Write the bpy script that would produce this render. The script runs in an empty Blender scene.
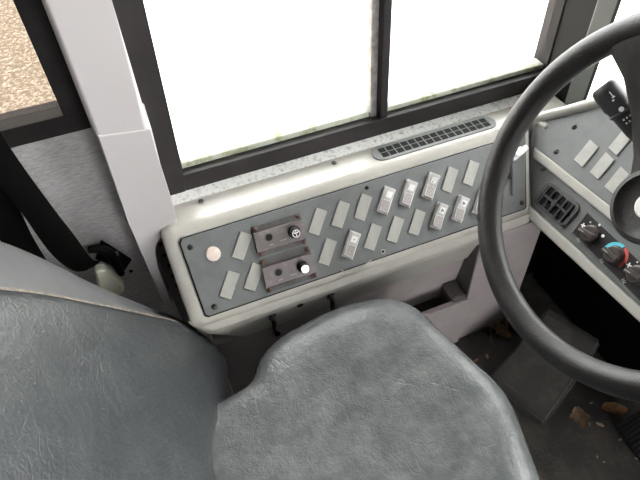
import bpy, bmesh, math, random
from mathutils import Vector, Matrix

S = bpy.context.scene
COL = S.collection
random.seed(7)

# ------------------------------------------------------------------ camera
F = 540.0                                   # focal length in pixels of a 640 x 480 picture
DN = Vector((40, 497, F)).normalized()      # direction of gravity seen by the camera (right, down, forward)
FX = Vector((2400, -780, F)); FX = (FX - DN * FX.dot(DN)).normalized()   # forward direction of the bus
UZ = -DN
LY = UZ.cross(FX)
C = Vector((0, 0, 1.13))
cam = bpy.data.cameras.new('camera'); co = bpy.data.objects.new('camera', cam); COL.objects.link(co)
cam.sensor_width = 36; cam.lens = F / 640 * 36; cam.clip_start = 0.02
R = Matrix(((FX.x, -FX.y, -FX.z), (LY.x, -LY.y, -LY.z), (UZ.x, -UZ.y, -UZ.z)))
co.matrix_world = Matrix.Translation(C) @ R.to_4x4()
S.camera = co

# ------------------------------------------------------------------ light
S.view_settings.view_transform = 'Standard'; S.view_settings.look = 'None'
S.view_settings.gamma = 1; S.view_settings.use_curve_mapping = False
S.view_settings.exposure = 2.2
w = bpy.data.worlds.new('overcast_sky'); S.world = w; w.use_nodes = True
w.node_tree.nodes['Background'].inputs[0].default_value = (1.0, 0.995, 0.985, 1)
w.node_tree.nodes['Background'].inputs[1].default_value = 3.0


# ------------------------------------------------------------------ helpers
def ray(px, py):
    r = Vector(((px - 320) / F, (py - 240) / F, 1)); return Vector((r.dot(FX), r.dot(LY), r.dot(UZ)))
def hit(q, n, d):                            # point of the plane n.p = d seen at pixel q
    r = ray(*q); n = Vector(n); return C + r * ((d - n.dot(C)) / n.dot(r))
def onY(q, y): return hit(q, (0, 1, 0), y)
def onX(q, x): return hit(q, (1, 0, 0), x)
def onZ(q, z): return hit(q, (0, 0, 1), z)

def srgb(c):
    return tuple(((v / 255) / 12.92 if v / 255 < .04045 else ((v / 255 + .055) / 1.055) ** 2.4) for v in c)

def mat(name, col, rough=.5, col2=None, cscale=8, lo=.4, hi=.65, bump=0, bscale=200, stretch=None, metal=0, spec=.5,
        bump2=0, b2scale=40, coat=0):
    m = bpy.data.materials.new(name); m.use_nodes = True; nt = m.node_tree; N = nt.nodes; L = nt.links
    b = N['Principled BSDF']; b.inputs['Base Color'].default_value = (*srgb(col), 1)
    b.inputs['Roughness'].default_value = rough; b.inputs['Metallic'].default_value = metal
    b.inputs['Specular IOR Level'].default_value = spec; b.inputs['Coat Weight'].default_value = coat
    tc = N.new('ShaderNodeTexCoord'); src = tc.outputs['Object']
    if stretch:
        mp = N.new('ShaderNodeMapping'); mp.inputs['Scale'].default_value = stretch
        L.new(src, mp.inputs[0]); src = mp.outputs[0]
    if col2:
        n = N.new('ShaderNodeTexNoise'); n.inputs['Scale'].default_value = cscale; n.inputs['Detail'].default_value = 8
        n.inputs['Roughness'].default_value = .65
        r = N.new('ShaderNodeValToRGB'); r.color_ramp.elements[0].position = lo; r.color_ramp.elements[1].position = hi
        r.color_ramp.elements[0].color = (*srgb(col), 1); r.color_ramp.elements[1].color = (*srgb(col2), 1)
        L.new(src, n.inputs['Vector']); L.new(n.outputs['Fac'], r.inputs[0]); L.new(r.outputs[0], b.inputs['Base Color'])
    last = None
    for st, sc in ((bump, bscale), (bump2, b2scale)):
        if st:
            n = N.new('ShaderNodeTexNoise'); n.inputs['Scale'].default_value = sc; n.inputs['Detail'].default_value = 4
            bp = N.new('ShaderNodeBump'); bp.inputs['Strength'].default_value = st; bp.inputs['Distance'].default_value = .4 / sc
            L.new(src, n.inputs['Vector']); L.new(n.outputs['Fac'], bp.inputs['Height'])
            if last: L.new(last.outputs[0], bp.inputs['Normal'])
            L.new(bp.outputs[0], b.inputs['Normal']); last = bp
    return m

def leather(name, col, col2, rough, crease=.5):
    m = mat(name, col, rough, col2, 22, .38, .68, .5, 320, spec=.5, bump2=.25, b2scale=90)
    nt = m.node_tree; N = nt.nodes; L = nt.links; b = N['Principled BSDF']
    tc = N.new('ShaderNodeTexCoord')
    mp = N.new('ShaderNodeMapping'); mp.inputs['Scale'].default_value = (1, .42, 1); mp.inputs['Rotation'].default_value = (0, 0, .5)
    wn = N.new('ShaderNodeTexNoise'); wn.inputs['Scale'].default_value = 14; wn.inputs['Detail'].default_value = 3
    mix = N.new('ShaderNodeMixRGB'); mix.inputs[0].default_value = .12
    v = N.new('ShaderNodeTexVoronoi'); v.feature = 'DISTANCE_TO_EDGE'; v.inputs['Scale'].default_value = 34
    r = N.new('ShaderNodeValToRGB'); r.color_ramp.elements[0].position = 0; r.color_ramp.elements[1].position = .035
    n2 = N.new('ShaderNodeTexNoise'); n2.inputs['Scale'].default_value = 11
    r2 = N.new('ShaderNodeValToRGB'); r2.color_ramp.elements[0].position = .42; r2.color_ramp.elements[1].position = .7
    mx = N.new('ShaderNodeMixRGB'); mx.inputs[1].default_value = (1, 1, 1, 1)
    L.new(tc.outputs['Object'], mp.inputs[0]); L.new(mp.outputs[0], wn.inputs['Vector'])
    L.new(mp.outputs[0], mix.inputs[1]); L.new(wn.outputs['Color'], mix.inputs[2]); L.new(mix.outputs[0], v.inputs['Vector'])
    L.new(v.outputs['Distance'], r.inputs[0]); L.new(tc.outputs['Object'], n2.inputs['Vector']); L.new(n2.outputs['Fac'], r2.inputs[0])
    L.new(r2.outputs[0], mx.inputs[0]); L.new(r.outputs[0], mx.inputs[2])
    bp = N.new('ShaderNodeBump'); bp.inputs['Strength'].default_value = crease; bp.inputs['Distance'].default_value = .003
    L.new(mx.outputs[0], bp.inputs['Height'])
    old = b.inputs['Normal'].links[0].from_socket; L.new(old, bp.inputs['Normal']); L.new(bp.outputs[0], b.inputs['Normal'])
    return m

def glass_mat(name, tint=(1, 1, 1)):
    m = bpy.data.materials.new(name); m.use_nodes = True; nt = m.node_tree; N = nt.nodes; L = nt.links
    N.remove(N['Principled BSDF'])
    t = N.new('ShaderNodeBsdfTransparent'); t.inputs[0].default_value = (*tint, 1)
    g = N.new('ShaderNodeBsdfGlossy'); g.inputs['Roughness'].default_value = .02
    f = N.new('ShaderNodeFresnel'); f.inputs[0].default_value = 1.3
    x = N.new('ShaderNodeMixShader')
    L.new(f.outputs[0], x.inputs[0]); L.new(t.outputs[0], x.inputs[1]); L.new(g.outputs[0], x.inputs[2])
    L.new(x.outputs[0], N['Material Output'].inputs[0]); return m

M = dict(
    shell=mat('light_plastic', (186, 183, 176), .28, (178, 174, 167), 30, bump=.25, bscale=500),
    pink=mat('mauve_grey_plastic', (172, 163, 163), .5, (160, 151, 151), 12, bump=.2, bscale=500),
    plate=mat('grey_plate', (110, 113, 113), .5, (100, 102, 102), 25, bump=.2, bscale=700),
    blank=mat('blank_grey', (168, 167, 161), .45, (158, 157, 151), 60, bump=.1, bscale=900),
    rocker=mat('rocker_grey', (206, 203, 201), .4),
    rib=mat('rocker_ribbed', (166, 159, 158), .55, (136, 129, 129), 500, .4, .6, .5, 900),
    white=mat('legend_white', (250, 250, 248), .4),
    ink=mat('legend_ink', (60, 58, 58), .6),
    box=mat('brown_painted_metal', (98, 88, 88), .36, (136, 124, 122), 45, .5, .8, .2, 300),
    channel=mat('grey_channel', (128, 122, 124), .6),
    boxdark=mat('dark_grey_metal', (76, 74, 74), .5, (95, 92, 92), 60),
    rust=mat('rusty_screw', (120, 84, 70), .6, (70, 58, 54), 400, metal=.5),
    screw=mat('dull_screw', (78, 76, 74), .35, metal=.6),
    black=mat('black_plastic', (24, 23, 24), .5, spec=.25, bump=.15, bscale=600),
    hole=mat('black_void', (6, 6, 6), .9),
    frame=mat('window_frame_black', (36, 32, 33), .5, (46, 42, 43), 20, spec=.3, bump=.1, bscale=300),
    pillar=mat('pillar_brown_grey', (88, 82, 80), .5, bump=.2, bscale=400),
    apanel=mat('pillar_grey', (84, 86, 83), .5, bump=.2, bscale=400),
    alu=mat('grey_aluminium', (150, 146, 144), .4, (190, 186, 184), 60, metal=.3),
    algae=mat('grimy_channel', (188, 192, 178), .6, (130, 128, 80), 35, .5, .7),
    sill=mat('grimy_white_sill', (234, 234, 231), .5, (150, 148, 142), 130, .5, .72, .3, 200),
    trim=mat('pale_pillar_plastic', (188, 183, 184), .38, bump=.12, bscale=500),
    wallfab=mat('streaky_grey_lining', (230, 227, 228), .85, (184, 181, 184), 75, .35, .7, .8, 90, stretch=(1, 1, 5)),
    wall=mat('body_grey', (96, 95, 95), .6, bump=.2, bscale=100),
    ceil=mat('ceiling_grey', (120, 119, 117), .7),
    floor=mat('black_rubber_floor', (70, 68, 66), .6, (104, 98, 92), 18, .45, .8, .4, 120),
    under=mat('under_shade_black', (9, 9, 9), .9, spec=.1),  # near-black tone carries the shade under the dash
    step=mat('black_rubber_wedge', (62, 61, 60), .55, (78, 76, 74), 40, .45, .75, .3, 200),
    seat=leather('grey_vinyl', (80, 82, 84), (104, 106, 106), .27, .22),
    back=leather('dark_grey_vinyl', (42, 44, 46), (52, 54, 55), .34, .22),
    shellvinyl=mat('smooth_grey_vinyl', (98, 98, 99), .5, (90, 90, 91), 14, bump=.25, bscale=500),
    piping=mat('worn_piping', (128, 118, 108), .7, (70, 66, 62), 120),
    belt=mat('black_webbing', (8, 7, 7), .9, spec=.1, bump=.6, bscale=500, stretch=(1, 1, .25)),
    sleeve=mat('yellowed_plastic', (252, 252, 238), .3, (244, 244, 214), 20, coat=.3),
    wheel=mat('black_wheel_rubber', (24, 22, 23), .48, (38, 35, 35), 30, bump=.3, bscale=260),
    horn=mat('silver_white_emblem', (228, 226, 224), .3),
    stalk=mat('charcoal_plastic', (56, 55, 57), .42, bump=.15, bscale=600),
    cyan=mat('cyan_print', (90, 200, 220), .5), red=mat('red_print', (205, 90, 82), .5),
    knob=mat('dark_knob', (70, 63, 60), .35), dashlow=mat('dash_grey', (108, 110, 110), .5, (99, 101, 101), 25, bump=.2, bscale=700),
    plug=mat('cream_plug', (222, 206, 196), .5, (206, 190, 180), 80),
    chrome=mat('chromed_knob', (215, 215, 216), .2, metal=.8),
    leaf=mat('dry_leaf', (186, 160, 134), .75, (136, 112, 92), 60, .35, .7, .4, 150),
    leaf2=mat('dark_leaf', (118, 84, 68), .75, (76, 56, 48), 60, .35, .7, .4, 150),
    leaf3=mat('tan_leaf', (222, 184, 140), .75, (170, 132, 100), 60, .35, .7, .4, 150),
    gravel=mat('tan_gravel', (136, 125, 110), .9, (208, 199, 186), 32, .48, .64, .8, 25),
    pale=mat('pale_concrete', (178, 177, 174), .9, (190, 189, 186), 2),
    glass=glass_mat('clear_glass', (.96, .97, .96)), tint=glass_mat('tinted_glass', (.42, .40, .38)),
)

W = {}
def link(name, mesh, mats, parent=None, mw=None, smooth=True):
    o = bpy.data.objects.new(name, mesh); COL.objects.link(o)
    if not isinstance(mats, (list, tuple)): mats = [mats]
    if mesh is not None and not mesh.materials:
        for m in mats: mesh.materials.append(m)
    mw = mw or Matrix.Identity(4); W[o] = mw
    if parent: o.parent = parent; o.matrix_basis = W[parent].inverted() @ mw
    else: o.matrix_basis = mw
    if mesh is not None:
        wn = o.modifiers.new('weighted_normals', 'WEIGHTED_NORMAL'); wn.keep_sharp = True; wn.weight = 80
    return o
def fin(bm, smooth=40):
    bmesh.ops.recalc_face_normals(bm, faces=bm.faces)
    me = bpy.data.meshes.new('m'); bm.to_mesh(me); bm.free()
    if smooth:
        me.shade_smooth() if hasattr(me, 'shade_smooth') else None
        me.set_sharp_from_angle(angle=math.radians(smooth))
    return me
def tag(o, label=None, cat=None, group=None, kind=None):
    if label: o['label'] = label
    if cat: o['category'] = cat
    if group: o['group'] = group
    if kind: o['kind'] = kind
    return o
def thing(name, loc, label, cat, group=None):
    o = bpy.data.objects.new(name, None); o.empty_display_size = .05; COL.objects.link(o)
    W[o] = Matrix.Translation(Vector(loc)); o.matrix_basis = W[o]; return tag(o, label, cat, group)
def struct(name, bm, m, smooth=40):
    return tag(link(name, fin(bm, smooth), m), kind='structure')
def part(name, bm, m, parent, mw=None, smooth=40, label=None):
    return tag(link(name, fin(bm, smooth), m, parent, mw), label)

def box(bm, a, b, bev=0, mi=0, mw=None):
    a, b = Vector(a), Vector(b); c = (a + b) / 2; s = b - a
    r = bmesh.ops.create_cube(bm, size=1); vs = r['verts']
    for v in vs: v.co = Vector((v.co.x * s.x, v.co.y * s.y, v.co.z * s.z)) + c
    fs = set(f for v in vs for f in v.link_faces)
    for f in fs: f.material_index = mi
    if bev:
        es = list(set(e for v in vs for e in v.link_edges))
        r = bmesh.ops.bevel(bm, geom=es, offset=bev, segments=3, affect='EDGES', profile=.6)
        vs = list(set(vs) & set(bm.verts)) + r['verts']; vs = list(set(v for v in vs if v.is_valid))
    if mw is not None:
        for v in set(vs): v.co = mw @ v.co
    return vs
def prism(bm, poly, vec, bev=0, seg=3, mi=0, top=True):
    """polygon (3-D points) extruded along vec"""
    vec = Vector(vec); n = len(poly)
    lo = [bm.verts.new(Vector(p)) for p in poly]; hi = [bm.verts.new(Vector(p) + vec) for p in poly]
    fs = [bm.faces.new(lo), bm.faces.new(hi[::-1])]
    for i in range(n):
        j = (i + 1) % n; fs.append(bm.faces.new((lo[j], lo[i], hi[i], hi[j])))
    for f in fs: f.material_index = mi
    if bev:
        es = list(set(e for f in fs for e in f.edges))
        bmesh.ops.bevel(bm, geom=es, offset=bev, segments=seg, affect='EDGES', profile=.5, clamp_overlap=True)
def cyl(bm, r1, r2, z0, z1, n=24, mi=0, mw=None, bev=0):
    r = bmesh.ops.create_cone(bm, cap_ends=True, segments=n, radius1=r1, radius2=r2, depth=z1 - z0)
    vs = r['verts']
    for v in vs: v.co.z += (z0 + z1) / 2
    for f in set(f for v in vs for f in v.link_faces): f.material_index = mi
    if bev:
        es = [e for e in set(e for v in vs for e in v.link_edges) if len(e.link_faces) == 2 and any(len(f.verts) > 4 for f in e.link_faces)]
        q = bmesh.ops.bevel(bm, geom=es, offset=bev, segments=3, affect='EDGES')
        vs = list(set([v for v in vs if v.is_valid] + q['verts']))
    if mw is not None:
        for v in vs: v.co = mw @ v.co
def lathe(bm, prof, n=32, mi=0, mw=None):
    rings = []
    for r, z in prof:
        rings.append([bm.verts.new((r * math.cos(2 * math.pi * k / n), r * math.sin(2 * math.pi * k / n), z)) for k in range(n)] if r > 1e-6 else [bm.verts.new((0, 0, z))])
    for a, b in zip(rings, rings[1:]):
        for k in range(n):
            j = (k + 1) % n
            q = [a[k % len(a)], a[j % len(a)], b[j % len(b)], b[k % len(b)]]
            q = list(dict.fromkeys(q))
            if len(q) > 2: bm.faces.new(q).material_index = mi
    if mw is not None:
        for rg in rings:
            for v in rg: v.co = mw @ v.co
def tube(bm, pts, r, n=10, closed=False, mi=0, caps=True):
    pts = [Vector(p) for p in pts]; rings = []; m = len(pts); prev = None
    for i, p in enumerate(pts):
        a = pts[(i - 1) % m] if (closed or i) else p; b = pts[(i + 1) % m] if (closed or i < m - 1) else p
        t = (b - a).normalized()
        if prev is None: u = t.orthogonal().normalized()
        else: u = (prev - t * prev.dot(t)).normalized()
        prev = u; v = t.cross(u); rr = r[i] if isinstance(r, (list, tuple)) else r
        rings.append([bm.verts.new(p + (u * math.cos(2 * math.pi * k / n) + v * math.sin(2 * math.pi * k / n)) * rr) for k in range(n)])
    for i in range(m if closed else m - 1):
        A, B = rings[i], rings[(i + 1) % m]
        off = 0
        if closed and i == m - 1: off = min(range(n), key=lambda s: (A[0].co - B[s].co).length)
        for k in range(n):
            j = (k + 1) % n; bm.faces.new((A[k], A[j], B[(j + off) % n], B[(k + off) % n])).material_index = mi
    if not closed and caps:
        bm.faces.new(rings[0][::-1]); bm.faces.new(rings[-1])
def catmull(pts, n, closed=True):
    pts = [Vector(p) for p in pts]; out = []; m = len(pts); segs = m if closed else m - 1
    for s in range(n):
        t = s / n * segs if closed else s / (n - 1) * segs
        i = min(int(t), segs - 1); f = t - i
        g = lambda k: pts[k % m] if closed else pts[max(0, min(m - 1, k))]
        p0, p1, p2, p3 = g(i - 1), g(i), g(i + 1), g(i + 2)
        out.append(.5 * ((2 * p1) + (p2 - p0) * f + (2 * p0 - 5 * p1 + 4 * p2 - p3) * f * f + (3 * p1 - p0 - 3 * p2 + p3) * f ** 3))
    return out
def rings_mesh(bm, rings, cap0=True, cap1=True):
    R_ = [[bm.verts.new(p) for p in rg] for rg in rings]; n = len(R_[0])
    for A, B in zip(R_, R_[1:]):
        for k in range(n):
            j = (k + 1) % n; bm.faces.new((A[k], A[j], B[j], B[k]))
    if cap0: bm.faces.new(R_[0][::-1])
    if cap1: bm.faces.new(R_[-1])
def frame_m(o, u, n):                        # matrix with local x = u, local z = n
    n = Vector(n).normalized(); u = Vector(u); u = (u - n * u.dot(n)).normalized(); v = n.cross(u)
    return Matrix(((u.x, v.x, n.x, o[0]), (u.y, v.y, n.y, o[1]), (u.z, v.z, n.z, o[2]), (0, 0, 0, 1)))
NB = bmesh.new

# ================================================================== SETTING
WY = .79                                     # inner face of the left side wall
bm = NB(); box(bm, (-3, -1.6, -.06), (.93, .86, 0)); struct('floor', bm, M['floor'])
bm = NB(); box(bm, (-3, -1.6, 1.85), (1.0, .86, 1.9)); struct('ceiling', bm, M['ceil'])  # unseen roof, put in to shape the light indoors

bm = NB()
box(bm, (-3, WY, -.3), (-.09, .84, .655)); box(bm, (-.09, WY, -.3), (.80, .84, .486))
box(bm, (-3, WY, 1.45), (.80, .84, 1.9)); box(bm, (-.10, WY + .004, .48), (-.02, .84, 1.46))
box(bm, (-3, WY, .65), (-1.2, .84, 1.46))
struct('wall_left', bm, M['wallfab'])
bm = NB(); box(bm, (-3.05, -1.6, -.3), (-3, .86, 1.9)); struct('wall_back', bm, M['wall'])
bm = NB()
box(bm, (-3, -1.65, -.3), (.25, -1.6, 1.9)); box(bm, (.25, -1.65, -.3), (.95, -1.6, .05)); box(bm, (.25, -1.65, 1.0), (.95, -1.6, 1.9)); box(bm, (.80, -1.65, .0), (.95, -1.6, 1.1))
struct('wall_right', bm, M['wall'])  # unseen wall; its low door opening is shaped to steer the light
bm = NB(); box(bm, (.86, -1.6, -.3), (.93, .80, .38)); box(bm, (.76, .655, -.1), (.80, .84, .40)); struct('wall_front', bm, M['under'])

# ground outdoors
bm = NB(); box(bm, (-30, .9, -.95), (-.22, 40, -.9)); struct('ground_gravel', bm, M['gravel'])
bm = NB(); box(bm, (-.22, .9, -.95), (30, 40, -.9)); box(bm, (.95, -30, -.95), (30, .9, -.9)); struct('ground_concrete', bm, M['pale'])

# ---- window 1: the driver's side window
w1 = tag(link('window_1', None, []), kind='structure')
def quad_prism(p4, y0, y1):
    b = NB(); prism(b, [(x, y0, z) for x, z in p4], (0, y1 - y0, 0), .002, 2); return b
part('window_frame', quad_prism([(-.03, .482), (.005, .482), (.0115, .535), (.029, .835), (.055, 1.46), (-.03, 1.46)], .775, .83), M['frame'], w1)
part('window_frame', quad_prism([(.005, .486), (.80, .486), (.80, .522), (.005, .522)], .776, .83), M['frame'], w1)
part('window_frame', quad_prism([(-.03, 1.42), (.80, 1.42), (.80, 1.47), (-.03, 1.47)], .776, .83), M['frame'], w1)
part('window_frame', quad_prism([(.773, .48), (.81, .48), (.81, 1.46), (.778, 1.46)], .786, .83), M['frame'], w1)
part('frame_cap', quad_prism([(.781, .575), (.800, .575), (.806, 1.46), (.786, 1.46)], .774, .786), M['pillar'], w1, label='lighter grey-brown cap strip')
part('mullion', quad_prism([(.3935, .52), (.409, .52), (.409, 1.43), (.3935, 1.43)], .780, .82), M['frame'], w1)
part('sash_edge', quad_prism([(.378, .52), (.3915, .52), (.3915, 1.43), (.378, 1.43)], .792, .82), M['alu'], w1, label='scuffed pale aluminium sash edge')
part('sill_channel', quad_prism([(.008, .52), (.378, .52), (.378, .5325), (.008, .5325)], .796, .824), M['algae'], w1, label='pale grimy channel with green algae')
part('sill_channel', quad_prism([(.41, .52), (.775, .52), (.775, .531), (.41, .531)], .796, .824), M['algae'], w1, label='pale grimy channel with green algae')
b = NB(); box(b, (.0, .806, .52), (.79, .81, 1.43)); part('pane', b, M['glass'], w1)

# ---- window 2: behind the driver
w2 = tag(link('window_2', None, []), kind='structure')
part('window_frame', quad_prism([(-1.2, .656), (-.095, .656), (-.095, .687), (-1.2, .687)], .778, .83), M['frame'], w2)
part('window_frame', quad_prism([(-.131, .68), (-.09, .68), (-.09, 1.46), (-.108, 1.46)], .778, .83), M['frame'], w2)
part('window_frame', quad_prism([(-1.2, 1.42), (-.09, 1.42), (-.09, 1.46), (-1.2, 1.46)], .778, .83), M['frame'], w2)
part('window_frame', quad_prism([(-1.2, .68), (-1.16, .68), (-1.16, 1.46), (-1.2, 1.46)], .778, .83), M['frame'], w2)
b = NB(); box(b, (-1.18, .806, .68), (-.1, .81, 1.43)); part('pane', b, M['tint'], w2)

# ---- pillar cover between the two windows
top = [onY(q, .735) for q in ((97, 142), (40, 0))]
def upto(p, q, z): return p + (q - p) * ((z - p.z) / (q.z - p.z))
TY = .702                                    # front of the pillar cover
ul, ur, tl, tr_ = (onY(q, TY) for q in ((96, 140), (150.5, 132), (40.5, 0), (111.7, 0)))
bm = NB(); prism(bm, [ul, ur, tr_, upto(ur, tr_, 1.6), upto(ul, tl, 1.6)], (0, .084, 0), .008, 4)
struct('trim_1', bm, M['trim'])
bm = NB()
pts = [onY(q, TY - .0015) for q in ((96.5, 136), (151.5, 129), (163.5, 176), (176.5, 216), (177, 222), (173.5, 229), (165, 234), (157.5, 239), (154, 245), (153.5, 253), (158, 268), (172, 302), (163, 305.5), (128, 222))]
prism(bm, pts, (0, .085, 0), .003, 3)
struct('trim_2', bm, M['trim'])
# dark perforated channel between the pillar cover and the console
bm = NB(); box(bm, (-.088, .772, .05), (-.030, .789, .46))
for k in range(9):
    cyl(bm, .0035, .0035, 0, .0015, 12, 1, Matrix.Translation((-.070, .7715, .16 + k * .032)) @ Matrix.Rotation(math.pi / 2, 4, 'X'))
struct('trim_3', bm, [M['channel'], M['hole']])
# dirty sill strip under the driver's window
bm = NB(); prism(bm, [(-.045, .752, .484), (.775, .752, .484), (.775, .79, .490), (-.045, .79, .490)], (0, 0, -.02), .001, 1); struct('trim_4', bm, M['sill'])
# front corner pillar
def post(poly, z0, bev=.002):
    b = NB(); prism(b, [(x, y, z0) for x, y in poly], (0, 0, 1.86 - z0), bev, 2); return b
struct('trim_5', post([(.776, .711), (.776, .80), (.82, .80), (.82, .76)], .40), M['black'])
struct('trim_6', post([(.774, .6695), (.774, .7125), (.82, .76), (.82, .716)], .40, .003), M['apanel'])
struct('trim_7', post([(.7735, .6635), (.7735, .671), (.786, .685), (.786, .677)], .44, .001), M['hole'])
# windscreen
w3 = tag(link('window_3', None, []), kind='structure')
b = NB(); box(b, (.79, -1.5, .48), (.794, .682, 1.86)); part('pane', b, M['glass'], w3)
b = NB(); box(b, (.779, -1.5, .45), (.82, .67, .492), .004); part('window_frame', b, M['shell'], w3)

# ================================================================== SIDE CONSOLE
K = .191                                     # the sloped face is the plane Y - Z = K
FN = Vector((0, -1, 1)).normalized(); FV = Vector((0, 1, 1)).normalized()
con = thing('side_console', (.28, .67, 0), 'long pale grey switch console under the side window with sloping grey plate of rocker switches', 'switch console')
def sl(u, v, h=0):                           # point of the sloped face: u along the bus, v up the slope
    return Vector((u, .573, .382)) + FV * v + FN * h
bm = NB()
prof = [(.752, .484), (.692, .4905), (.683, .4885), (.556, .365), (.5542, .357), (.584, .270), (.590, .264), (.600, .262), (.70, .262), (.752, .33)]
fine = []                                    # the profile with its corners rounded
for i, (y, z) in enumerate(prof):
    a, b, c = Vector(prof[i - 1]), Vector((y, z)), Vector(prof[(i + 1) % len(prof)])
    rr = {1: .004, 2: .006, 3: .004, 4: .02}.get(i, .002)
    q0, q1 = b + (a - b).normalized() * rr, b + (c - b).normalized() * rr
    for k in range(5):
        t = k / 4; fine.append(tuple((q0 * (1 - t) + b * t) * (1 - t) + (b * t + q1 * (1 - 0)) * 0 + (b * (1 - t) + q1 * t) * t))
rings = []; RR = .024
for k in range(9):
    t = RR * (1 - math.cos(k / 8 * math.pi / 2)); dd = RR * (1 - math.sin(k / 8 * math.pi / 2)) * .55
    rings.append([Vector((-.057 + t + .012 * min(1, max(0, (.372 - p.y) / .01)) + .05 * min(1, max(0, (.352 - p.y) / .08)), p.x, p.y)) for p in [Vector(q).lerp(Vector((.70, .40)), dd / .1) for q in fine]])
rings.append([Vector((.612 + max(0, y - .556) * .42, y, z)) for y, z in fine])
rings_mesh(bm, rings)
part('shell', bm, M['shell'], con)
# ledge carried on to the dash
bm = NB(); box(bm, (.69, .662, .40), (.774, .756, .488), .006); part('ledge_end', bm, M['shell'], con)
# left side wall of the console
bm = NB(); box(bm, (-.052, .60, .0), (-.03, .765, .36), .004); part('side_panel', bm, M['shell'], con)

# switch plate
bm = NB()
pl = [(-.027, .003), (-.021, -.001), (.604, -.001), (.608, .003), (.648, .132), (.645, .1365), (-.025, .1365), (-.030, .130)]
prism(bm, [sl(u, v, .0005) for u, v in pl], FN * .0022, .0006, 1); plate = part('switch_plate', bm, M['plate'], con)
bm = NB(); prism(bm, [sl(u + (.0025 if u > .3 else -.0025), v + (.002 if v > .05 else -.002), -.001) for u, v in pl], FN * .0018); part('plate_gap_shade', bm, M['black'], con)  # black rim painted in as the shaded gap round the plate
PH = .0027
LA = (Vector((1, 0, 0)) * .0275 + FV * .037).normalized()         # long axis of every switch, leaning on the plate
def sw(u, v): return frame_m(sl(u, v, PH), LA, FN)
bme = NB(); box(bme, (-.0232, -.0103, 0), (.0232, .0103, .0028), .0009)
bl_me = fin(bme); bl_me.materials.append(M['blank'])
for u, v in ((.066, .095), (.026, .038), (.069, .038), (.205, .0955), (.249, .0955), (.293, .0955), (.470, .0955), (.515, .0955), (.206, .039), (.294, .039), (.339, .039), (.383, .039)):
    link('switch_blank', bl_me, [], con, sw(u, v))
# rocker switches
def rocker_mesh():
    b = NB(); box(b, (-.0225, -.0098, 0), (.0225, .0098, .004), .001, 0)
    for x0, x1, z0, z1, mi in ((-.0205, .0005, .0095, .0065, 1), (.0, .0205, .0065, .0125, 0)):
        pr_ = [(x0, -.0082, .003), (x1, -.0082, .003), (x1, -.0082, z1), (x0, -.0082, z0)]
        prism(b, pr_, (0, .0164, 0), .0012, 2, mi)
    me = fin(b); me.materials.append(M['rocker']); me.materials.append(M['rib']); return me
rk = rocker_mesh()
def legend_mesh(kind):
    b = NB(); a = math.atan2(.006, .0205)
    mw = Matrix.Translation((.0095, 0, .0096)) @ Matrix.Rotation(-a, 4, 'Y')
    box(b, (-.0052, -.0048, 0), (.0052, .0048, .0006), 0, 0, mw)
    if kind == 'fan':
        for k in range(3):
            box(b, (.0003, -.0009, .0006), (.0028, .0009, .0008), 0, 1, mw @ Matrix.Rotation(k * 2.094 + .5, 4, 'Z'))
    elif kind == 'dot':
        box(b, (-.0012, -.0008, .0006), (.0008, .0008, .0008), 0, 1, mw)
    elif kind == 'lamp':
        for k in range(3): box(b, (.002, -.003 + k * .0022, .0006), (.0026, -.0016 + k * .0022, .0008), 0, 1, mw)
        box(b, (-.0035, .001, .0006), (-.0022, .003, .0008), 0, 1, mw)
    me = fin(b, 0); me.materials.append(M['white']); me.materials.append(M['ink']); return me
lg = {k: legend_mesh(k) for k in ('plain', 'fan', 'dot', 'lamp')}
for u, v, k in ((.338, .095, 'plain'), (.383, .095, 'plain'), (.429, .095, 'lamp'), (.251, .038, 'dot'), (.428, .038, 'fan'), (.473, .038, 'fan'), (.518, .038, 'fan')):
    m_ = sw(u, v) @ Matrix.Scale(1.09, 4); r_ = link('rocker_switch', rk, [], con, m_); link('legend', lg[k], [], r_, m_)
# round cream plug
bm = NB(); lathe(bm, [(.0125, 0), (.0125, .0012), (.0115, .0022), (.006, .0028), (0, .003)]); part('hole_plug', bm, M['plug'], con, frame_m(sl(.016, .097, PH), (1, 0, 0), FN), label='round cream plug')
# screws
def screw_me(m, r=.0050):
    b = NB(); lathe(b, [(r, 0), (r, .001), (r * .7, .0026), (r * .35, .003), (r * .35, .0016), (0, .0016)], 18); me = fin(b, 30); me.materials.append(m); return me
sc = screw_me(M['screw']); sr = screw_me(M['rust'], .0038); sb = screw_me(M['black'], .0036)
for u, v in ((-.016, .119), (-.009, .011), (.592, .066), (.602, .011)): link('screw', sc, [], con, frame_m(sl(u, v, PH), (1, .3, 0), FN))
link('screw', sb, [], con, frame_m(sl(.311, .127, PH), (1, 0, 0), FN))
bm = NB(); lathe(bm, [(.0048, 0), (.0048, .0008), (.0028, .0012), (.0026, .0003), (0, .0003)], 18); part('screw_hole', bm, M['blank'], con, frame_m(sl(.305, .008, PH), (1, 0, 0), FN))
bm = NB(); cyl(bm, .0024, .0024, .0, .0008, 14); part('bore', bm, M['hole'], con, frame_m(sl(.305, .008, PH), (1, 0, 0), FN))
for q in ((201, 201), (334, 163)): link('screw', sc, [], con, frame_m(onZ(q, .489), (1, 0, 0), (0, 0, 1)))
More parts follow.
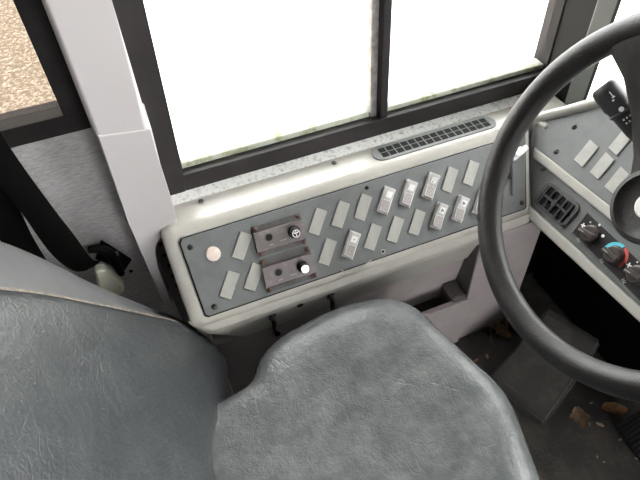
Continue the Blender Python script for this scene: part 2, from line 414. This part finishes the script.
# two brown control boxes screwed over the plate
def control_box(corners, kn, hole, chrome):
    (u0, v0), (u1, v1), (u2, v2), (u3, v3) = corners            # top-left, top-right, bottom-right, bottom-left
    def P(a, b_, h): # a across 0..1, b down 0..1
        u = (u0 * (1 - a) + u1 * a) * (1 - b_) + (u3 * (1 - a) + u2 * a) * b_
        v = (v0 * (1 - a) + v1 * a) * (1 - b_) + (v3 * (1 - a) + v2 * a) * b_
        return sl(u, v, PH + h)
    b = NB()
    prof_ = [(0, 0), (0, .003), (.20, .0035), (.24, .013), (.84, .006), (.88, .003), (1, .003), (1, 0)]
    lo = [b.verts.new(P(0, t, h)) for t, h in prof_]; hi = [b.verts.new(P(1, t, h)) for t, h in prof_]
    b.faces.new(lo); b.faces.new(hi[::-1])
    for i in range(len(prof_)):
        j = (i + 1) % len(prof_); f = b.faces.new((lo[j], lo[i], hi[i], hi[j])); f.material_index = 1 if i in (1, 5) else 0
    bmesh.ops.bevel(b, geom=[e for e in b.edges if e.calc_face_angle(0) > .2], offset=.0006, segments=2, affect='EDGES', clamp_overlap=True)
    o = part('control_box', b, [M['box'], M['boxdark']], con, label='worn brown metal control box')
    for a, t in ((.05, .09), (.95, .09), (.95, .93), (.05, .93)): link('screw', sr, [], o, frame_m(P(a, t, .0032), (1, .2, 0), FN))
    fn = (P(0, .84, .006) - P(0, .24, .013)).cross(P(1, .24, .013) - P(0, .24, .013)).normalized()
    if fn.dot(FN) < 0: fn = -fn
    def face(a, t): return P(a, t, .013 + (t - .24) / .6 * (-.007))
    mk = frame_m(face(*kn), (1, 0, 0), fn)
    if chrome:
        b = NB(); lathe(b, [(.0105, 0), (.0105, .003), (.009, .005), (.0085, .012), (0, .012)], 24); part('knob_collar', b, M['black'], o, mk)
        b = NB(); lathe(b, [(.0076, .011), (.0076, .0185), (.0066, .0195), (0, .0195)], 28); part('knob', b, M['chrome'], o, mk, label='bright silver knob')
    else:
        b = NB()
        for k in range(24): pass
        lathe(b, [(.0112, 0), (.0112, .002), (.0095, .003), (.009, .016), (.008, .0172), (0, .0172)], 20); part('knob', b, M['black'], o, mk, label='black knob with white wiper mark')
        b = NB()
        for k in range(28):
            a0, a1 = 2 * math.pi * k / 28, 2 * math.pi * (k + 1) / 28
            b.faces.new([b.verts.new((r * math.cos(a), r * math.sin(a), .0174)) for r, a in ((.0058, a0), (.0070, a0), (.0070, a1), (.0058, a1))])
        for ang in (.5, 1.57, 2.6, 4.7): box(b, (.0008, -.0007, .0172), (.0052, .0007, .0176), 0, 0, Matrix.Rotation(ang, 4, 'Z'))
        part('knob_mark', b, M['white'], o, mk, smooth=0)
    mh = frame_m(face(*hole), (1, 0, 0), fn)
    b = NB(); lathe(b, [(.0085, 0), (.0082, .0009), (.0060, .0009), (.0060, .0002)], 24); part('hole_rim', b, M['boxdark'], o, mh)
    b = NB(); cyl(b, .0060, .0060, -.001, .0006, 20); part('hole', b, M['hole'], o, mh)
    b = NB()
    for k in range(5): box(b, (.018 + k * .0025, -.0125, .0001), (.0195 + k * .0025, -.011, .0004), 0, 0)
    for k in range(3): box(b, (-.003 + k * .0025, -.0145, .0001), (-.0015 + k * .0025, -.013, .0004), 0, 0)
    part('scale_marks', b, M['blank'], o, mh, smooth=0)
control_box(((.091, .1205), (.178, .1195), (.175, .0655), (.087, .068)), (.79, .52), (.28, .47), False)
control_box(((.087, .0625), (.176, .0605), (.174, .0035), (.083, .0045)), (.77, .55), (.29, .50), True)
# small silver catch near the right end
bm = NB(); box(bm, (-.012, -.006, 0), (.012, .006, .006), .002); box(bm, (-.006, -.004, .005), (.018, .004, .011), .002)
part('catch', bm, M['white'], con, frame_m(sl(.618, .104, PH), (1, .25, .25), FN) @ Matrix.Scale(1.25, 4), label='small pale catch')
bm = NB(); tube(bm, [sl(.588, .03, PH), sl(.595, .06, PH + .004), sl(.603, .09, PH + .004)], .0035, 8); part('catch_arm', bm, M['plate'], con)

# defroster vent in the ledge
vg = NB()
def ring_poly(x0, x1, y0, y1, r, k=6):
    out = []
    for cx, cy, a0 in ((x1 - r, y1 - r, 0), (x0 + r, y1 - r, 90), (x0 + r, y0 + r, 180), (x1 - r, y0 + r, 270)):
        for i in range(k + 1):
            a = math.radians(a0 + 90 * i / k); out.append((cx + r * math.cos(a), cy + r * math.sin(a)))
    return out
prism(vg, [(x, y, .4885) for x, y in ring_poly(.350, .612, .699, .741, .019)], (0, 0, .003), .001, 2)
vent = part('vent_grille', vg, M['plate'], con, label='grey slotted defroster vent')
NS = 15
for k in range(NS):
    for row in range(2):
        b = NB(); x0 = .366 + k * .0156; y0 = .7065 + row * .0145
        box(b, (x0 - .0006, y0 - .0004, .4905), (x0 + .0126, y0 + .0120, .49185)); part('vent_slot', b, M['hole'], vent)

# lower part: recess, storage bin, flush panel on the right
bm = NB()
prism(bm, [(-.045, .590, .266), (-.045, .607, .165), (-.045, .615, 0), (-.045, .66, 0), (-.045, .66, .266)], (.549, 0, 0)); part('recess_panel', bm, M['pink'], con)
bm = NB(); prism(bm, [(.504, .557, .0), (.504, .557, .33), (.504, .66, .33), (.504, .66, 0)], (.004, 0, 0)); part('recess_side', bm, M['wall'], con)  # darker grey than the panels: shade of this face put into colour
bm = NB(); prism(bm, [(.506, .5555, 0), (.506, .5555, .352), (.506, .60, .356), (.506, .66, .30), (.506, .66, 0)], (.144, 0, 0), .0015, 2); part('front_panel', bm, M['pink'], con)
bm = NB(); box(bm, (.24, .549, 0), (.5045, .562, .168), .003); part('bin_front', bm, M['pink'], con)
bm = NB(); box(bm, (.255, .5615, .12), (.47, .61, .125)); part('bin_floor', bm, M['hole'], con)
bm = NB(); box(bm, (.468, .556, .10), (.5045, .606, .178), .008); part('bin_end', bm, M['pillar'], con)
# hooks and hole in the lip
for u in (.081, .193):
    z = .337
    mh = frame_m((u, .5606, z), (1, 0, 0), (0, -1, -.34))
    b = NB(); tube(b, [(0, 0, .0), (0, 0, .008), (0, -.010, .014), (0, -.020, .014), (0, -.024, .022), (0, -.018, .030)], [.0045, .0045, .0045, .0045, .005, .0055], 10)
    box(b, (-.0065, -.008, 0), (.0065, .010, .004), .0015)
    hk = part('hook', b, M['black'], con, mh); link('screw', sc, [], hk, mh @ Matrix.Translation((0, .006, .003)))
bm = NB(); cyl(bm, .006, .006, -.002, .0006, 18); part('hole', bm, M['hole'], con, frame_m((.134, .5596, .340), (1, 0, 0), (0, -1, -.34)))

# loose pale thread over the lower edge of the plate
def ptsl(q, h=.004): return hit(q, (0, 1, -1), K) + FN * h
bm = NB(); tube(bm, catmull([ptsl(q) for q in ((341, 270), (347, 273.5), (354, 271), (362, 266), (371, 260))], 30, False), .0011, 6)
tag(link('loose_thread', fin(bm), M['blank']), 'short pale curved thread hanging over the lower edge of the switch plate', 'thread')

# ================================================================== DASHBOARD
dash = thing('dashboard', (.66, .2, .3), 'grey angled dashboard behind the steering wheel with air vent and heater knobs', 'dashboard')
def plane(deg, p): 
    t = math.radians(deg); n_ = Vector((-math.sin(t), 0, math.cos(t))); return n_, n_.dot(p)
LN, LD = plane(55, onZ((528, 204), .38)); UN, UD = plane(45, onZ((535, 147), .455))
def lw(x, y): return hit((x, y), LN, LD)
def up(x, y): return hit((x, y), UN, UD)
def ext(a, b, Y=-.3): return a + (b - a) * ((Y - a.y) / (b.y - a.y))
A0, A1 = lw(527.5, 203), lw(630, 297); A1 = ext(A0, A1)
B0, B1 = lw(534, 159), lw(610, 220); B1 = ext(B0, B1)
bm = NB(); prism(bm, [A0, A1, B1, B0], LN * -.03, .002, 2); part('lower_panel', bm, M['dashlow'], dash)
D0, D1 = up(535, 147), up(611, 206.5); D1 = ext(D0, D1)
E0 = up(536, 122); E1 = up(600, 106); E2 = ext(E1, E1 + Vector((0, -1, 0)))
bm = NB(); prism(bm, [D0, D1, E2, E1, E0], UN * -.03, .002, 2); part('upper_panel', bm, M['dashlow'], dash)
def beam(p, q, r, s=.0): # rounded bar
    b = NB(); tube(b, [p, q], r, 20); return b
def strip(a0, a1, b1, b0, n, t0, t1, bev=.004):
    b = NB(); prism(b, [a0 - n * t0, a1 - n * t0, b1 - n * t0, b0 - n * t0], n * (t0 + t1), bev, 3); return b
a0, a1 = lw(526.5, 216.5), lw(616.7, 300.5); a1 = ext(a0, a1)
part('edge_strip', strip(a0, a1, A1, A0, LN, .03, .005), M['shell'], dash, label='pale lower edge')
part('ridge_strip', strip(B0, B1, D1, D0, (LN + UN).normalized(), .02, .006), M['shell'], dash, label='pale ridge')
G0, G1 = up(534, 108), up(603, 91)
bm = NB(); tube(bm, catmull([up(534, 121), up(545, 116.5), up(570, 110), up(603, 101)], 24, False), .0105, 16); part('top_roll', bm, M['shell'], dash, label='pale rolled top edge')
# left end of the dash body
bm = NB(); prism(bm, [A0 + Vector((0, .014, 0)), B0 + Vector((0, .014, 0)), D0 + Vector((0, .014, 0)), E0 + Vector((.01, .014, 0)), E0 + Vector((.06, .014, -.06)), A0 + Vector((.10, .014, 0))], (0, -.02, 0)); part('end_panel', bm, M['plate'], dash)
# blanks on the upper panel
ca = [(570 + a / 5.33, 130 + b / 5.33) for a, b in ((110, 52), (155, 95), (68, 200), (22, 160))]
for dx, dy in ((0, 0), (15.8, 12.5), (30.5, 27), (34.3, -11.5)):
    pts = [up(x + dx, y + dy) for x, y in ca]
    b = NB(); prism(b, pts, UN * .003, .0007, 2); part('switch_blank', b, M['blank'], dash)
for q in ((556.3, 151.5), (574, 127), (543.5, 169)): link('screw', sc, [], dash, frame_m(up(*q) if q[1] < 160 else lw(*q) + LN * .0005, (1, .5, 0), UN))
# air vent
c_ = [lw(520 + a / 3, 140 + b_ / 3) for a, b_ in ((50, 187), (84, 124), (181, 193), (130, 266))]
cc = sum(c_, Vector()) / 4; uu = ((c_[2] - c_[1]) + (c_[3] - c_[0])).normalized()
mv = frame_m(cc, uu, LN); iv = mv.inverted(); hw = (c_[2] - c_[1]).length / 2 + .002; hh = ((c_[0] - c_[1]).length + (c_[3] - c_[2]).length) / 4 + .001
b = NB(); prism(b, [(x, y, 0) for x, y in ring_poly(-hw, hw, -hh, hh, .011)], (0, 0, .004), .0015, 2); av = part('air_vent', b, M['boxdark'], dash, mv, label='black louvred air vent')
b = NB(); prism(b, [(x, y, .0036) for x, y in ring_poly(-hw + .007, hw - .007, -hh + .006, hh - .006, .004)], (0, 0, .001)); part('vent_opening', b, M['hole'], av, mv)
for k in range(5):
    x = -hw + .012 + k * (2 * hw - .024) / 4
    b = NB(); box(b, (x - .0022, -hh + .006, .004), (x + .0022, hh - .006, .0072), .0008); part('louvre', b, M['stalk'], av, mv)
b = NB(); box(b, (-hw + .008, -.0022, .005), (hw - .008, .0022, .0085), .001); box(b, (-.004, -.006, .007), (.004, .006, .0105), .001); part('vane_tab', b, M['stalk'], av, mv)
# heater control plate
h0, h1 = lw(572.5, 233), lw(588.5, 212.5); k0 = lw(588.5 + 52, 212.5 + 48.5); g0 = lw(632, 293)
h2, h3 = ext(h1, k0, .18), ext(h0, g0, .18)
b = NB(); prism(b, [h0, h1, h2, h3], LN * .003, .001, 2); hp = part('heater_plate', b, M['frame'], dash, label='black heater control plate')
b = NB(); tube(b, [h0 + LN * .002, h1 + LN * .002, h2 + LN * .002], .0016, 8); tube(b, [h0 + LN * .002, h3 + LN * .002], .0016, 8); part('plate_edge', b, M['plate'], hp)
du = (g0 - h0).normalized()
def ring_sector(b, r0, r1, a0, a1, z, k=14):
    for i in range(k):
        t0, t1 = a0 + (a1 - a0) * i / k, a0 + (a1 - a0) * (i + 1) / k
        b.faces.new([b.verts.new((r * math.cos(t), r * math.sin(t), z)) for r, t in ((r0, t0), (r1, t0), (r1, t1), (r0, t1))])
fan_me = NB()
for k in range(4): prism(fan_me, [Matrix.Rotation(k * math.pi / 2 + .4, 4, 'Z') @ Vector(p) for p in ((0, 0, .0003), (.0014, -.0011, .0003), (.0042, -.0012, .0003), (.0042, .0012, .0003), (.0014, .0011, .0003))], (0, 0, .0003))
fan_me = fin(fan_me, 0); fan_me.materials.append(M['white'])
for i, (q, ang) in enumerate((((591.5, 234.5), 3.35), ((615.5, 255.5), 3.2), ((638.5, 275.5), 3.35))):
    mk = frame_m(lw(*q) + LN * .003, du, LN)
    b = NB(); lathe(b, [(.0165, 0), (.0165, .0025), (.0145, .004), (.0138, .010), (.0125, .0115), (0, .0115)], 28)
    box(b, (-.0145, -.0042, .010), (.0145, .0042, .021), .0014, 0, Matrix.Rotation(ang, 4, 'Z'))
    kb = part('heater_knob', b, M['knob'], dash, mk)
    b = NB(); box(b, (.003, -.0008, .0210), (.0138, .0008, .0214), 0, 0, Matrix.Rotation(ang, 4, 'Z')); part('pointer', b, M['blank'], kb, mk, smooth=0)
    b = NB(); box(b, (-.0042, -.0255, .0003), (.0042, -.0245, .0006)); box(b, (-.0036, -.0248, .0003), (-.0024, -.0205, .0006)); box(b, (.0024, -.0248, .0003), (.0036, -.0205, .0006)); box(b, (-.0006, -.0248, .0003), (.0006, -.0205, .0006))
    part('mode_symbol', b, M['blank'], hp, mk @ Matrix.Rotation(-.35, 4, 'Z'), smooth=0)
    if i != 1:
        for a, r_ in ((2.4, .0013), (1.6, .0023), (.6, .0030)):
            b = NB(); cyl(b, r_, r_, .0003, .0006, 14); part('scale_dot', b, M['white'], hp, mk @ Matrix.Translation((.0215 * math.cos(a), .0215 * math.sin(a), 0)))
        link('fan_symbol', fan_me, [], hp, mk @ Matrix.Translation((.0215 * math.cos(3.05), .0215 * math.sin(3.05), 0)))
    else:
        b = NB(); ring_sector(b, .0170, .0225, 1.55, 3.6, .0006); part('cold_arc', b, M['cyan'], hp, mk, smooth=0, label='cyan arc')
        b = NB(); ring_sector(b, .0170, .0225, -.42, 1.42, .0006); part('hot_arc', b, M['red'], hp, mk, smooth=0, label='red arc')
# near-black block below the dash, standing in for the shade of the footwell
bm = NB(); prism(bm, [(.665, -.3, .37), (.70, -.3, .30), (.775, -.3, .16), (.775, -.3, .01), (.86, -.3, .01), (.86, -.3, .37)], (0, .94, 0)); part('underside_shade', bm, M['under'], dash)

# ================================================================== STEERING COLUMN, WHEEL
T = 1.06; WN = Vector((-math.sin(T), 0, math.cos(T))); WA = Vector((math.cos(T), 0, math.sin(T)))
WC = Vector((.515, .320, .648)); WR = .2215
mw_ = frame_m(WC, WA, WN)                       # local x: up along the wheel, local y: to the left of the bus, z: towards the driver
if mw_.col[1].y < 0: pass
colm = thing('steering_column', WC - WN * .16, 'charcoal steering column with ribbed turn signal stalk above the dashboard', 'steering column')
bm = NB(); lathe(bm, [(0, -.075), (.040, -.075), (.046, -.09), (.050, -.15), (.06, -.25), (.06, -.27), (0, -.27)], 32); part('column_shroud', bm, M['stalk'], colm, mw_)
tip, rt = onY((605, 89), .47), onY((635, 126), .42)
SK = .98
ax = (tip - rt).normalized(); ms = frame_m(tip, (0, 0, 1), ax)
ln = (tip - rt).length
# orientation: local x points roughly towards the camera side of the stalk
tocam = (C - tip); ms = frame_m(tip, tocam, ax) @ Matrix.Scale(SK, 4); ln /= SK
bm = NB(); lathe(bm, [(0, .006), (.0135, .006), (.0175, .002), (.0185, -.004), (.019, -.028), (.0175, -.031), (.0175, -.036), (.0190, -.037), (.0190, -.040), (.0165, -.042), (.0160, -.07), (.0125, -.09), (.0110, -ln - .05), (0, -ln - .05)], 28)
stk = part('turn_signal_stalk', bm, M['stalk'], colm, ms)
bm = NB()
def on_stalk(b, ang, z, sx, sz, r=.0192):
    box(b, (r - .0006, -sx, z - sz), (r + .0004, sx, z + sz), 0, 0, Matrix.Rotation(ang, 4, 'Z'))
on_stalk(bm, .1, -.010, .0007, .0045); on_stalk(bm, .1, -.0145, .0020, .0009); on_stalk(bm, -.05, -.018, .0015, .001)
for k in range(3):
    on_stalk(bm, -.35 + .28 * k, -.048, .0012, .0014, .0168); on_stalk(bm, -.35 + .28 * k, -.054, .0012, .0014, .0166)
on_stalk(bm, .55, -.055, .001, .005, .0166); on_stalk(bm, .62, -.058, .0025, .0008, .0166)
part('stalk_symbols', bm, M['white'], stk, ms, smooth=0)
bm = NB(); cyl(bm, .0035, .0035, .0185, .0198, 16, 0, Matrix.Rotation(math.pi / 2, 4, 'Y') @ Matrix.Translation((.034, 0, 0))); part('stalk_dot', bm, M['white'], stk, ms)

sw_ = thing('steering_wheel', WC, 'large black rubber steering wheel in front of the dashboard', 'steering wheel')
bm = NB(); tube(bm, [(WR * math.cos(2 * math.pi * k / 96), WR * math.sin(2 * math.pi * k / 96), 0) for k in range(96)], .0188, 20, True); part('rim', bm, M['wheel'], sw_, mw_)
bm = NB(); lathe(bm, [(0, -.085), (.036, -.085), (.047, -.07), (.0495, -.035), (.047, -.030), (.042, -.029), (.037, -.034), (.030, -.036), (.012, -.038), (0, -.038)], 48); hub = part('hub', bm, M['wheel'], sw_, mw_)
bm = NB(); lathe(bm, [(.017, -.038), (.017, -.034), (.015, -.032), (0, -.031)], 32); part('horn_button', bm, M['horn'], hub, mw_, label='silver white horn button')
for ang in (.72, -1.75):
    b = NB(); rings = []
    for r, wd, z, th in ((.03, .034, -.055, .014), (.07, .029, -.053, .013), (.12, .026, -.036, .012), (.165, .027, -.014, .012), (.195, .038, -.003, .013), (.212, .055, 0, .013)):
        rings.append([(r, wd * math.copysign(abs(math.cos(t)) ** .6, math.cos(t)), z + th * math.copysign(abs(math.sin(t)) ** .6, math.sin(t))) for t in [2 * math.pi * k / 20 for k in range(20)]])
    rm = Matrix.Rotation(ang, 4, 'Z')
    rings_mesh(b, [[rm @ Vector(p) for p in rg] for rg in rings]); part('spoke', b, M['wheel'], sw_, mw_)

# ================================================================== DRIVER'S SEAT
seat = thing('driver_seat', (.14, .31, 0), 'worn dark grey vinyl driver seat with reclined backrest', 'driver seat')
SY = .275
half = [(.352, SY), (.356, .40 - .16 + 0), ]
left = [(.376, .275), (.359, .35), (.340, .42), (.331, .462), (.312, .497), (.280, .520), (.234, .532), (.171, .532), (.114, .524), (.068, .512), (.030, .486), (.006, .452), (-.04, .440), (-.10, .430), (-.13, .38), (-.135, .275)]
out = left + [(x, 2 * SY - y) for x, y in left[1:-1]][::-1]
out = catmull([(x, y, 0) for x, y in out], 96)
cen = Vector((.13, SY, 0))
bm = NB(); rings = []
for s, z in ((.90, .20), (.985, .205), (.995, .24), (.985, .27), (1.0, .30), (1.0, .325), (.975, .340), (.945, .3515), (.90, .359), (.83, .364), (.72, .366), (.5, .362), (.25, .358), (.05, .357)):
    rings.append([Vector((cen.x + (p.x - cen.x) * s, cen.y + (p.y - cen.y) * s, z)) for p in out])
rings_mesh(bm, rings)
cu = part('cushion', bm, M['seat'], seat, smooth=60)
bm = NB(); tube(bm, [Vector((cen.x + (p.x - cen.x) * 1.001, cen.y + (p.y - cen.y) * 1.001, .285)) for p in out], .0035, 8, True); part('piping', bm, M['piping'], cu)
# seat base
bm = NB(); box(bm, (-.08, .13, .14), (.31, .49, .21), .012); part('seat_pan', bm, M['black'], seat)
bm = NB(); box(bm, (-.05, .17, 0), (.25, .45, .15), .02); part('pedestal', bm, M['under'], seat)
SY = .31
# backrest
th = math.atan(.45); BN = Vector((math.cos(th), 0, math.sin(th))); BT = Vector((-math.sin(th), 0, math.cos(th)))
def bk(y, v, h): 
    bulge = 0
    return Vector((-.04, y, .30)) + BT * v + BN * h
lft = [(.31, .098), (.345, .088), (.379, .068), (.442, .018), (.50, -.022), (.545, -.040), (.572, -.030), (.586, -.004), (.588, .03), (.582, .09), (.552, .185), (.518, .285), (.491, .361), (.464, .424), (.43, .49), (.38, .535), (.31, .545)]
ob = lft + [(2 * SY - y, v) for y, v in lft[1:-1]][::-1]
ob = catmull([(y, v, 0) for y, v in ob], 128)
bc = Vector((SY, .24, 0))
bm = NB(); rings = []
for s, h in ((.97, -.05), (.998, -.045), (1.0, -.02), (1.0, -.006), (.99, .002), (.96, .009), (.9, .014), (.75, .018), (.5, .018), (.25, .016), (.05, .015)):
    rings.append([bk(bc.x + (p.x - bc.x) * s, bc.y + (p.y - bc.y) * s, h) for p in ob])
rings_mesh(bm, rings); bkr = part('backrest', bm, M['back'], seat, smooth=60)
bm = NB(); tube(bm, [bk(bc.x + (p.x - bc.x) * 1.003, bc.y + (p.y - bc.y) * 1.003, -.003) for p in ob], .0042, 8, True); part('piping', bm, M['piping'], bkr, label='pale worn piping')
# wider shell behind it
BO = -.035
so = [onp for onp in ()]
def bkp(q, off):
    p = hit(q, BN, BN.dot(Vector((-.04, 0, .30))) + off); return (p.y, (p - Vector((-.04, 0, .30))).dot(BT))
sh = [bkp(q, BO) for q in ((190, 324), (140, 303), (95, 284), (50, 261), (0, 240))]
lf2 = [(.31, .09), (.40, .05), (.50, -.05), (.60, -.085)] + sh + [(sh[-1][0] - .03, .47), (.50, .56), (.42, .60), (.31, .61)]
o2 = lf2 + [(2 * SY - y, v) for y, v in lf2[1:-1]][::-1]
o2 = catmull([(y, v, 0) for y, v in o2], 128)
bm = NB(); rings = []
for s, h in ((.80, -.115), (.93, -.11), (.985, -.09), (1.0, -.06), (1.0, BO - .008), (.985, BO + .002), (.90, -.028), (.7, -.026)):
    rings.append([bk(bc.x + (p.x - bc.x) * s, bc.y + (p.y - bc.y) * s, h) for p in o2])
rings_mesh(bm, rings); part('back_shell', bm, M['shellvinyl'], seat, smooth=60, label='smooth lighter grey rear shell')

# ================================================================== SEAT BELT
sbt = thing('seat_belt', (-.18, .74, .30), 'black seat belt hanging by the grey wall with anchor bracket and yellowed sleeve', 'seat belt')
def ribbon(L_, R_, t=.0016):
    b = NB(); vs = []
    n_ = len(L_)
    for l, r in zip(L_, R_):
        l, r = Vector(l), Vector(r); vs.append([b.verts.new(l), b.verts.new(l.lerp(r, .5) + Vector((0, -.003, 0))), b.verts.new(r), b.verts.new(r + Vector((0, t, 0))), b.verts.new(l + Vector((0, t, 0)))])
    for A, B in zip(vs, vs[1:]):
        for k in range(5): b.faces.new((A[k], A[(k + 1) % 5], B[(k + 1) % 5], B[k]))
    b.faces.new(vs[0][::-1]); b.faces.new(vs[-1]); return b
BY = .69
L1 = [(-.262, .67, 1.10), (-.254, BY, .80), (-.240, BY, .70), (-.228, BY, .62), (-.225, BY + .005, .51), (-.222, .735, .42), (-.212, .765, .38)]
R1 = [(-.200, .67, 1.10), (-.196, BY, .80), (-.194, BY, .70), (-.186, BY, .60), (-.180, BY + .005, .53), (-.184, .735, .43), (-.176, .765, .395)]
part('webbing', ribbon(catmull(L1, 30, False), catmull(R1, 30, False)), M['belt'], sbt)
L2 = [(-.300, .66, 1.05), (-.290, BY + .012, .75), (-.282, BY + .012, .62), (-.278, BY + .012, .50), (-.275, BY, .30), (-.27, BY, .12)]
R2 = [(-.235, .66, 1.05), (-.232, BY + .012, .75), (-.230, BY + .012, .62), (-.238, BY + .012, .52), (-.235, BY, .30), (-.23, BY, .12)]
part('webbing', ribbon(catmull(L2, 24, False), catmull(R2, 24, False)), M['belt'], sbt)
BYW = .786
pl = [onY(q, BYW) for q in ((101, 239), (131.5, 258.5), (123, 272), (108, 262), (95, 258))]
bm = NB(); prism(bm, pl, (0, -.004, 0), .0012, 2); br = part('anchor_bracket', bm, M['black'], sbt)
bm = NB(); tube(bm, catmull([onY(q, .778) for q in ((88, 250), (100, 249), (110, 254), (117, 265), (122, 274))], 20, False), [.006 + .004 * math.sin(i / 19 * 3.14) for i in range(20)], 12); part('anchor_arm', bm, M['black'], sbt)
bm = NB(); lathe(bm, [(.006, 0), (.006, .003), (.004, .005), (0, .005)], 6); part('bolt', bm, M['alu'], br, frame_m(onY((115.5, 253.5), BYW - .004), (1, 0, .4), (0, -1, 0)))
pl = [onY(q, .765) for q in ((93, 264), (103, 261.5), (112, 269), (123, 278), (123.5, 284), (114, 292), (107, 290), (97, 280))]
bm = NB(); prism(bm, pl, (0, -.022, 0), .0065, 3); part('sleeve', bm, M['sleeve'], sbt, label='yellowed translucent sleeve')
bm = NB()
for k in range(3): box(bm, (-.001, -.009, 0), (.001, .009, .0012), .0004, 0, Matrix.Translation((k * .004 - .004, k * -.001, 0)))
part('sleeve_rib', bm, M['sleeve'], sbt, frame_m(onY((108, 273), .743), (1, 0, .3), (0, -1, 0)))
bm = NB(); cyl(bm, .004, .004, 0, .001, 14); part('bolt_hole', bm, M['hole'], sbt, frame_m(onY((131, 271), .7895), (1, 0, 0), (0, -1, 0)))
# ================================================================== FLOOR THINGS
ft = thing('footrest', (.60, .39, 0), 'black rubber covered wedge footrest on the dark floor', 'footrest')
n0, n1 = onZ((486, 379), .03), onZ((546, 423), .03); f0, f1 = onZ((548, 306), .14), onZ((603, 340), .14)
bm = NB(); vt = [bm.verts.new(p) for p in (n0, n1, f1, f0)]; vb = [bm.verts.new((p.x, p.y, 0)) for p in (n0, n1, f1, f0)]
bm.faces.new(vt); bm.faces.new(vb[::-1])
for i in range(4): bm.faces.new((vt[i], vb[i], vb[(i + 1) % 4], vt[(i + 1) % 4]))
bmesh.ops.bevel(bm, geom=list(bm.edges), offset=.006, segments=3, affect='EDGES'); part('wedge_body', bm, M['step'], ft)
cc_ = (n0 + n1 + f0 + f1) / 4; nn = (n1 - n0).cross(f0 - n0).normalized(); nn = nn if nn.z > 0 else -nn
bm = NB(); prism(bm, [cc_ + (p - cc_) * .86 + nn * .0 for p in (n0, n1, f1, f0)], nn * .003, .001, 2); part('tread_pad', bm, M['floor'], ft)

pd = thing('accelerator_pedal', (.72, .19, 0), 'black ribbed accelerator pedal on the floor at the lower right', 'pedal')
p0, p1, p2, p3 = onZ((615, 425), .05), onZ((641, 409), .09), onZ((672, 440), .09), onZ((641, 464), .05)
pn = (p1 - p0).cross(p3 - p0).normalized(); pn = pn if pn.z > 0 else -pn
bm = NB(); prism(bm, [p0, p1, p2, p3], pn * -.010, .003, 3); part('pedal_plate', bm, M['black'], pd)
for k in range(9):
    t = (k + .5) / 9; a, b_ = p0.lerp(p3, t), p1.lerp(p2, t); b = NB(); tube(b, [a.lerp(b_, .06) + pn * .0005, a.lerp(b_, .94) + pn * .0005], .0018, 8); part('tread_rib', b, M['black'], pd)
pm = (p0 + p1 + p2 + p3) / 4
bm = NB(); box(bm, (pm.x + .0, pm.y - .02, 0), (pm.x + .03, pm.y + .015, pm.z - .014), .004); part('pedal_hinge', bm, M['black'], pd)

def leaf(q, size, ang, m, label, curl=.3, seed=0, asp=.6, group=None):
    rnd = random.Random(seed); b = NB(); nx, ny = 10, 6; g = []
    for i in range(nx + 1):
        t = i / nx; wd = asp * (math.sin(math.pi * min(1, .06 + t * .92)) ** .7) * (1 + .18 * rnd.uniform(-1, 1)); row = []
        for j in range(ny + 1):
            s = j / ny * 2 - 1
            row.append(b.verts.new(((t - .5) * size, s * wd * size / 2, size * (curl * s * s * .5 + .18 * curl * (2 * t - 1) ** 2 + .05 + .03 * rnd.uniform(-1, 1)))))
        g.append(row)
    for i in range(nx):
        for j in range(ny): b.faces.new((g[i][j], g[i + 1][j], g[i + 1][j + 1], g[i][j + 1]))
    bmesh.ops.solidify(b, geom=list(b.faces), thickness=-.0012)
    lo = min(v.co.z for v in b.verts)
    for v in b.verts: v.co.z -= lo
    p = onZ(q, 0); o = link('dry_leaf', fin(b, 60), m, None, Matrix.Translation((p.x, p.y, .0005)) @ Matrix.Rotation(ang, 4, 'Z'))
    return tag(o, label, 'leaf', group)
leaf((579, 418), .046, 1.2, M['leaf'], 'broad dull brown dry leaf on the floor in front of the footrest', .25, 1, .8)
leaf((613, 411), .048, -.6, M['leaf3'], 'bright tan curled dry leaf beside the accelerator pedal', .5, 2, .55)
for i, (q, s, a, mm, lb) in enumerate((
    ((498, 330), .062, .4, 'leaf', 'largest brown curled leaf in the middle of the pile below the console panel'),
    ((507, 325), .045, 1.5, 'leaf2', 'dark red-brown leaf nearest the panel at the back of the leaf pile'),
    ((487, 333), .036, -.7, 'leaf2', 'dark leaf at the left edge of the leaf pile'),
    ((503, 336), .036, 2.2, 'leaf3', 'pale tan leaf at the front of the leaf pile below the console'),
    ((492, 339), .026, .9, 'leaf', 'tiny brown leaf at the front left of the leaf pile'),
    ((512, 332), .040, -1.2, 'leaf2', 'dark leaf at the right end of the leaf pile toward the footrest'),
    ((494, 325), .034, 2.6, 'leaf2', 'dark curled leaf touching the foot of the console panel left of the pile'))):
    leaf(q, s, a, M[mm], lb, .55, 10 + i, .62, 'dry leaves piled by the console')
for i, (q, s, a) in enumerate((((476, 361), .010, .3), ((487, 357), .012, 1.2), ((599, 425), .014, -.8), ((591, 403), .007, 0), ((589, 424), .008, 1), ((620, 440), .006, 0), ((636, 459), .006, 2), ((457, 341), .008, .4), ((597, 457), .006, 1), ((604, 462), .005, 0))):
    b = NB(); bmesh.ops.create_icosphere(b, subdivisions=1, radius=s / 2)
    rnd = random.Random(i)
    for v in b.verts: v.co = Vector((v.co.x * 1.3, v.co.y * .6, v.co.z * .45)) * rnd.uniform(.8, 1.2)
    p = onZ(q, 0); lo = min(v.co.z for v in b.verts)
    o = link('debris_crumb', fin(b, 30), M['leaf'] if i < 3 else M['blank'], None, Matrix.Translation((p.x, p.y, -lo)) @ Matrix.Rotation(a, 4, 'Z'))
    tag(o, 'tiny pale or brown crumb of debris lying on the black floor', 'debris', 'crumbs on the floor')
